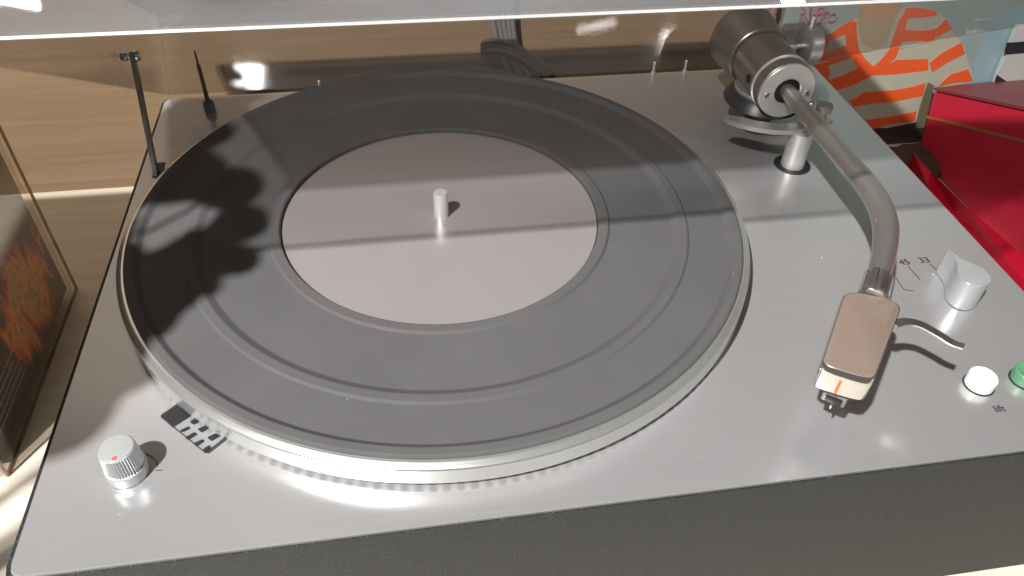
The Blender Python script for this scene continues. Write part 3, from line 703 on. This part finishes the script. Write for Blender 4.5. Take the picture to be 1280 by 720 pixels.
shape('printed_shade', 'ink_dark', [(440, 560), (500, 620), (740, 590), (800, 400), (830, 470), (830, 800), (520, 800)])
shape('printed_shade', 'ink_olive', [(795, 350), (830, 420), (820, 480), (780, 640), (740, 640), (745, 560)])
shape('printed_sweater', 'ink_cream', [(430, 95), (350, 140), (270, 190), (230, 270), (200, 330), (300, 420), (500, 640), (600, 640), (740, 610), (760, 530), (800, 410), (850, 440), (940, 425), (1025, 412), (1025, 380), (1005, 320), (980, 230), (920, 150), (890, 90), (830, 50), (690, 35), (600, 130), (520, 130)])
shape('printed_stripe', 'ink_orange', [(430, 95), (350, 140), (275, 190), (255, 280), (250, 310), (330, 305), (440, 290), (450, 280)])
shape('printed_patch', 'ink_cream', [(305, 205), (388, 172), (392, 225), (340, 245), (290, 262)])
shape('printed_stripe', 'ink_orange', [(225, 325), (440, 282), (475, 310), (560, 345), (640, 300), (800, 295), (802, 352), (640, 372), (520, 378), (420, 430), (330, 455), (290, 400)])
shape('printed_patch', 'ink_cream', [(300, 328), (418, 290), (450, 342), (380, 375), (300, 400), (310, 360)])
shape('printed_stripe', 'ink_orange', [(405, 505), (440, 490), (480, 462), (640, 450), (720, 435), (790, 415), (775, 480), (640, 507), (500, 522), (430, 535)])
shape('printed_stripe', 'ink_orange', [(490, 600), (640, 580), (745, 555), (735, 605), (620, 620), (520, 645)])
shape('printed_stripe', 'ink_orange', [(690, 38), (760, 38), (835, 55), (852, 75), (780, 85), (700, 92), (685, 150), (770, 155), (850, 142), (830, 205), (720, 232), (640, 248), (640, 205), (660, 120)])
shape('printed_patch', 'ink_cream', [(642, 213), (770, 203), (790, 212), (720, 235), (645, 240)])
shape('printed_stripe', 'ink_orange', [(838, 150), (888, 95), (922, 145), (880, 165), (842, 190)])
shape('printed_stripe', 'ink_orange', [(808, 315), (870, 265), (968, 212), (987, 268), (900, 310), (822, 362)])
shape('printed_stripe', 'ink_orange', [(850, 432), (910, 375), (1000, 345), (1026, 405), (940, 412)])
shape('printed_shirt', 'ink_cream', [(440, 95), (445, 180), (455, 275), (530, 335), (605, 255), (635, 160), (660, 70), (540, 120)])
shape('printed_neck', 'ink_neck', [(455, 60), (452, 130), (470, 220), (540, 250), (590, 220), (620, 140), (660, 50), (540, 100)])
shape('printed_stripe', 'ink_orange', [(425, 120), (438, 280), (490, 325), (528, 365), (580, 340), (640, 285), (672, 200), (700, 50), (662, 90), (602, 255), (565, 300), (528, 332), (490, 300), (458, 255), (445, 190), (442, 100)])
shape('printed_chin', 'ink_skin', [(445, -80), (448, -10), (462, 50), (490, 85), (540, 98), (600, 85), (645, 50), (680, 0), (690, -80)])
shape('printed_mouth', 'ink_lips', [(505, 8), (545, 2), (600, 6), (590, 18), (550, 24), (515, 18)])
shape('printed_edge', 'ink_pink', [(5, 80), (22, 80), (52, 20), (60, -60), (40, -60), (30, 20)])
def sleeve_text(txt, px, py, size):
    y = PY - 0.001; p = hit(px, py, 1, y)
    return obj('lettering', text_bm(txt, size, lambda v: Vector((p.x + v.x * 0.95, y - v.z - 0.0001, p.z + v.y))), 'ink_pink', sleeve, smooth=0)
sleeve_text('STEL', 998, 17.5, 0.0125); sleeve_text('INTRO', 997, 29.5, 0.0105)

# white card with a black band, standing at the right of the sleeve
CY = PY - 0.006
def cp(px, py, y): p = hit(px, py, 1, y); return (p.x, p.z)
def panel(name, matn, px, y0, y1, parent=None):
    pts = [cp(*p, y0) for p in px]; bm = bm_new()
    a = [bm.verts.new((x, y0, z)) for x, z in pts]; b = [bm.verts.new((x, y1, z)) for x, z in pts]; n = len(a)
    bm.faces.new(a); bm.faces.new(b[::-1])
    for k in range(n): bm.faces.new((a[k], a[(k + 1) % n], b[(k + 1) % n], b[k]))
    return obj(name, bm, matn, parent, smooth=0)
c0 = panel('display_card', 'card_white', [(1272, 34), (1330, 26), (1330, 190), (1216, 190), (1247, 94), (1262, 60)], CY, CY + 0.004)
tag(c0, 'white card with black band standing behind the red box', 'card')
panel('black_band', 'card_black', [(1259, 54), (1330, 48), (1330, 62), (1256, 68)], CY - 0.0006, CY + 0.0004, c0)
panel('black_corner', 'card_black', [(1247, 94), (1263, 105), (1290, 120), (1290, 180), (1222, 170)], CY - 0.0006, CY + 0.0004, c0)

# ------------------------------------------------------------------ red cloth box to the right of the deck
RX = 0.575
def rp(px, py, x=RX): return hit(px, py, 0, x)
A = rp(1141, 205); B = rp(1282, 333); T1 = rp(1167, 112); T2 = rp(1282, 137)
A.z = B.z = TZ + 0.0005
dirb = (B - A).normalized(); B2 = A + dirb * ((B - A).length * 1.35)
k = (T2 - T1) * 1.35; T2b = T1 + k
def back(p, dx, dz=0): return Vector((p.x + dx, p.y + dx * 0.08, p.z + dz))
red = bm_new()
f = [A, B2, T2b, T1]; g = [back(p, 0.16) for p in f]
a = [red.verts.new(p) for p in f]; b = [red.verts.new(p) for p in g]
red.faces.new(a); red.faces.new(b[::-1])
for q_ in range(4): red.faces.new((a[q_], a[(q_ + 1) % 4], b[(q_ + 1) % 4], b[q_]))
bmesh.ops.bevel(red, geom=list(red.edges), offset=0.002, segments=2, affect='EDGES')
rb = obj('red_box', red, 'red_cloth', smooth=30)
tag(rb, 'red cloth covered box with a thin gold stripe beside the record player', 'box')
# maroon lid face, slightly proud of the top
nup = (T2b - T1).cross(Vector((1, 0.08, 0))).normalized()
if nup.z < 0: nup = -nup
q4 = [T1, T2b, back(T2b, 0.16), back(T1, 0.16)]
bm = bm_new(); a = [bm.verts.new(p + nup * 0.0015) for p in q4]; b = [bm.verts.new(p - nup * 0.0005) for p in q4]
bm.faces.new(a); bm.faces.new(b[::-1])
for q_ in range(4): bm.faces.new((a[q_], a[(q_ + 1) % 4], b[(q_ + 1) % 4], b[q_]))
obj('lid', bm, 'maroon', rb, smooth=0)
s1 = rp(1158, 146); s2 = rp(1282, 177); sd_ = (s2 - s1)
s1 = s1 - Vector((0.0006, 0, 0)); s2 = s1 + sd_ * 1.3; upv = Vector((0, 0, 0.0011))
bm = bm_new(); q4 = [s1 - upv, s2 - upv, s2 + upv, s1 + upv]
a = [bm.verts.new(p) for p in q4]; b = [bm.verts.new(p + Vector((0.0012, 0, 0))) for p in q4]
bm.faces.new(a); bm.faces.new(b[::-1])
for q_ in range(4): bm.faces.new((a[q_], a[(q_ + 1) % 4], b[(q_ + 1) % 4], b[q_]))
obj('stripe', bm, 'gold_stripe', rb, smooth=0)

# folded glossy red wrapping paper at its foot
sheet = bm_new()
def tp(px, py, z): p = hit(px, py, 2, z); return p
rows = [[tp(1141, 190, TZ + 0.030), tp(1163, 214, TZ + 0.030), tp(1208, 258, TZ + 0.030), tp(1282, 322, TZ + 0.026), tp(1400, 420, TZ + 0.025)],
        [tp(1136, 205, TZ + 0.012), tp(1160, 232, TZ + 0.026), tp(1196, 272, TZ + 0.014), tp(1274, 345, TZ + 0.020), tp(1390, 450, TZ + 0.020)],
        [tp(1105, 205, TZ + 0.001), tp(1140, 250, TZ + 0.001), tp(1190, 310, TZ + 0.001), tp(1262, 385, TZ + 0.001), tp(1380, 500, TZ + 0.001)]]
vv = [[sheet.verts.new(p) for p in r] for r in rows]
for i in range(2):
    for j in range(4):
        sheet.faces.new((vv[i][j], vv[i][j + 1], vv[i + 1][j + 1])); sheet.faces.new((vv[i][j], vv[i + 1][j + 1], vv[i + 1][j]))
geo = bmesh.ops.solidify(sheet, geom=list(sheet.faces), thickness=0.0008)
rs = obj('wrapping_paper', sheet, 'red_sheen', smooth=0)
tag(rs, 'crumpled glossy red paper between red box and record player', 'paper')

# crumpled brown cloth on the table behind it
random.seed(3)
bm = bm_new(); bmesh.ops.create_icosphere(bm, subdivisions=4, radius=1)
for v in bm.verts:
    k_ = 1 + 0.16 * math.sin(5 * v.co.x + 2) * math.cos(4 * v.co.y) + 0.10 * math.sin(11 * v.co.y + 3 * v.co.x) + 0.05 * math.sin(17 * v.co.x + 9 * v.co.z)
    v.co = Vector((0.555 + v.co.x * 0.050 * k_, 0.336 + v.co.y * 0.022 * k_, max(TZ + 0.0005, TZ + 0.004 + v.co.z * 0.010 * k_)))
M['brown_cloth'] = principled('brown_cloth', (0.05, 0.028, 0.018), 0.8, bump=0.4, bscale=900, cvar=0.3)
bc = obj('brown_cloth', bm, 'brown_cloth', smooth=60); tag(bc, 'crumpled dark brown cloth at the foot of the record sleeve', 'cloth')

# ------------------------------------------------------------------ cased album at the left
x0, x1, y0, y1 = -0.225, -0.0745, 0.1205, 0.267; ztop = TZ + 0.180
alb = thing('cased_album', ((x0 + x1) / 2, (y0 + y1) / 2, TZ), 'upright clear plastic case holding dark album with flame picture', 'album')
bm = add_box(bm_new(), (x0 + 0.006, y0 + 0.006, TZ + 0.006), (x1 - 0.0035, y1 - 0.006, ztop - 0.006), 0.0006, 1)
core = obj('album', bm, 'sleeve_dark', alb, smooth=0)
bm = add_box(bm_new(), (x1 - 0.0036, y0 + 0.0065, TZ + 0.0065), (x1 - 0.0028, y1 - 0.0065, ztop - 0.0065))
pic = obj('flame_picture', bm, 'flame', core, origin=(x1, (y0 + y1) / 2, TZ + 0.045), smooth=0)
# lines of tiny unreadable print low on the face
random.seed(11)
bm = bm_new()
for ln in range(5):
    z = TZ + 0.016 + ln * 0.0042; y = y0 + 0.012
    while y < y0 + 0.055 + 0.01 * random.random():
        l = 0.0006 + 0.0016 * random.random(); add_box(bm, (x1 - 0.0030, y, z), (x1 - 0.0026, y + l, z + 0.0009)); y += l + 0.0006
sm = obj('small_print', bm, 'sleeve_text', core, smooth=0); sm['kind'] = 'stuff'
bm = add_box(bm_new(), (x1 - 0.0022, y0, TZ + 0.0004), (x1, y1, ztop), 0.0005, 1); obj('case_side', bm, 'case', alb, smooth=0)
bm = add_box(bm_new(), (x0, y0, TZ + 0.0004), (x1 - 0.0024, y0 + 0.0022, ztop), 0.0005, 1); obj('case_side', bm, 'case', alb, smooth=0)
bm = add_box(bm_new(), (x0, y1 - 0.0022, TZ + 0.0004), (x1 - 0.0024, y1, ztop), 0.0005, 1); obj('case_side', bm, 'case', alb, smooth=0)
for yy in (y0 - 0.0004, y1 - 0.0012):
    bm = add_box(bm_new(), (x1 - 0.0012, yy, TZ + 0.0004), (x1 + 0.0005, yy + 0.0016, ztop), 0.0004, 1); obj('case_edge', bm, 'case_edge', alb, smooth=0)
bm = add_box(bm_new(), (x1 - 0.0012, y0 + 0.0013, TZ + 0.0003), (x1 + 0.0005, y1 - 0.0013, TZ + 0.0019), 0.0004, 1); obj('case_edge', bm, 'case_edge', alb, smooth=0)

# ------------------------------------------------------------------ leafy plant added out of view, leaves placed to shade platter and deck
M['shade_leaf'] = principled('green_leaf', (0.05, 0.11, 0.035), 0.45, cvar=0.3)
M['added_stem'] = principled('brown_stem', (0.10, 0.07, 0.04), 0.7)
M['pot'] = principled('white_glazed_pot', (0.55, 0.55, 0.52), 0.3, cvar=0.05)
px_, py_ = -0.235, -0.115
plant = thing('added_shade_plant', (px_, py_, TZ), 'green leafy plant in white pot, added out of view to shade the platter', 'plant')
bm = add_lathe(bm_new(), [(0, 0.0005), (0.026, 0.0005), (0.030, 0.006), (0.036, 0.058), (0.038, 0.062), (0.036, 0.064), (0.033, 0.060), (0.032, 0.052), (0, 0.052)], (px_, py_, TZ), seg=40)
obj('pot', bm, 'pot', plant)
random.seed(7)
leaves = []
for k, (tx, ty, ls) in enumerate(((-0.008, 0.066, 0.060), (0.008, 0.098, 0.070), (-0.005, 0.140, 0.070), (0.026, 0.128, 0.055), (0.050, 0.126, 0.022), (0.064, 0.142, 0.026), (0.046, 0.150, 0.040),
                                  (0.062, 0.170, 0.036), (0.055, 0.200, 0.040), (0.028, 0.214, 0.060), (-0.004, 0.205, 0.065), (0.002, 0.172, 0.034), (0.010, 0.245, 0.07), (0.022, 0.108, 0.052), (0.036, 0.126, 0.044), (0.022, 0.290, 0.064), (0.034, 0.325, 0.064), (0.030, 0.255, 0.05))):
    lz = 0.205 + 0.012 * math.sin(k * 2.3); f_ = (lz - 0.01) / (1.47 - 0.01); leaves.append((tx + (-0.56 - tx) * f_, ty + (-0.66 - ty) * f_, lz, ls))
for k, (lx, ly, lz, ls) in enumerate(leaves):
    base = Vector((px_ + 0.01 * math.cos(k), py_ + 0.01 * math.sin(k), TZ + 0.05)); tip_ = Vector((lx, ly, lz))
    mid = base.lerp(tip_, 0.5) + Vector((-0.03, -0.02, 0.08))
    pts = catmull([base, mid, tip_], 8)
    obj('added_stem', add_tube(bm_new(), pts, [0.0022 - 0.0012 * i / len(pts) for i in range(len(pts))], 8), 'added_stem', plant, smooth=60)
    d = (tip_ - mid).normalized(); a = random.uniform(-0.5, 0.5)
    u_ = Vector((math.cos(a) * 0.75, math.sin(a) * 0.75 + 0.5, -0.15)).normalized(); n_ = Vector((-0.35, -0.35, 0.85)).normalized(); v_ = n_.cross(u_).normalized(); n_ = u_.cross(v_)
    bm = bm_new(); prev = None
    for i in range(9):
        t = i / 8; hw = ls * 0.36 * math.sin(math.pi * min(1, t * 0.96 + 0.04)) ** 0.75 + 0.0003; c = tip_ + u_ * ls * (t - 0.5) - n_ * ls * 0.25 * (t - 0.5) ** 2
        row = [bm.verts.new(c + v_ * hw * b_ + n_ * (abs(b_) * hw * 0.3)) for b_ in (-1, -0.5, 0, 0.5, 1)]
        if prev:
            for j in range(4): bm.faces.new((prev[j], prev[j + 1], row[j + 1], row[j]))
        prev = row
    bmesh.ops.solidify(bm, geom=list(bm.faces), thickness=0.0005)
    obj('shade_leaf', bm, 'shade_leaf', plant, smooth=60)

S.cycles.max_bounces = 10; S.cycles.transparent_max_bounces = 24
S.cycles.sample_clamp_indirect = 8
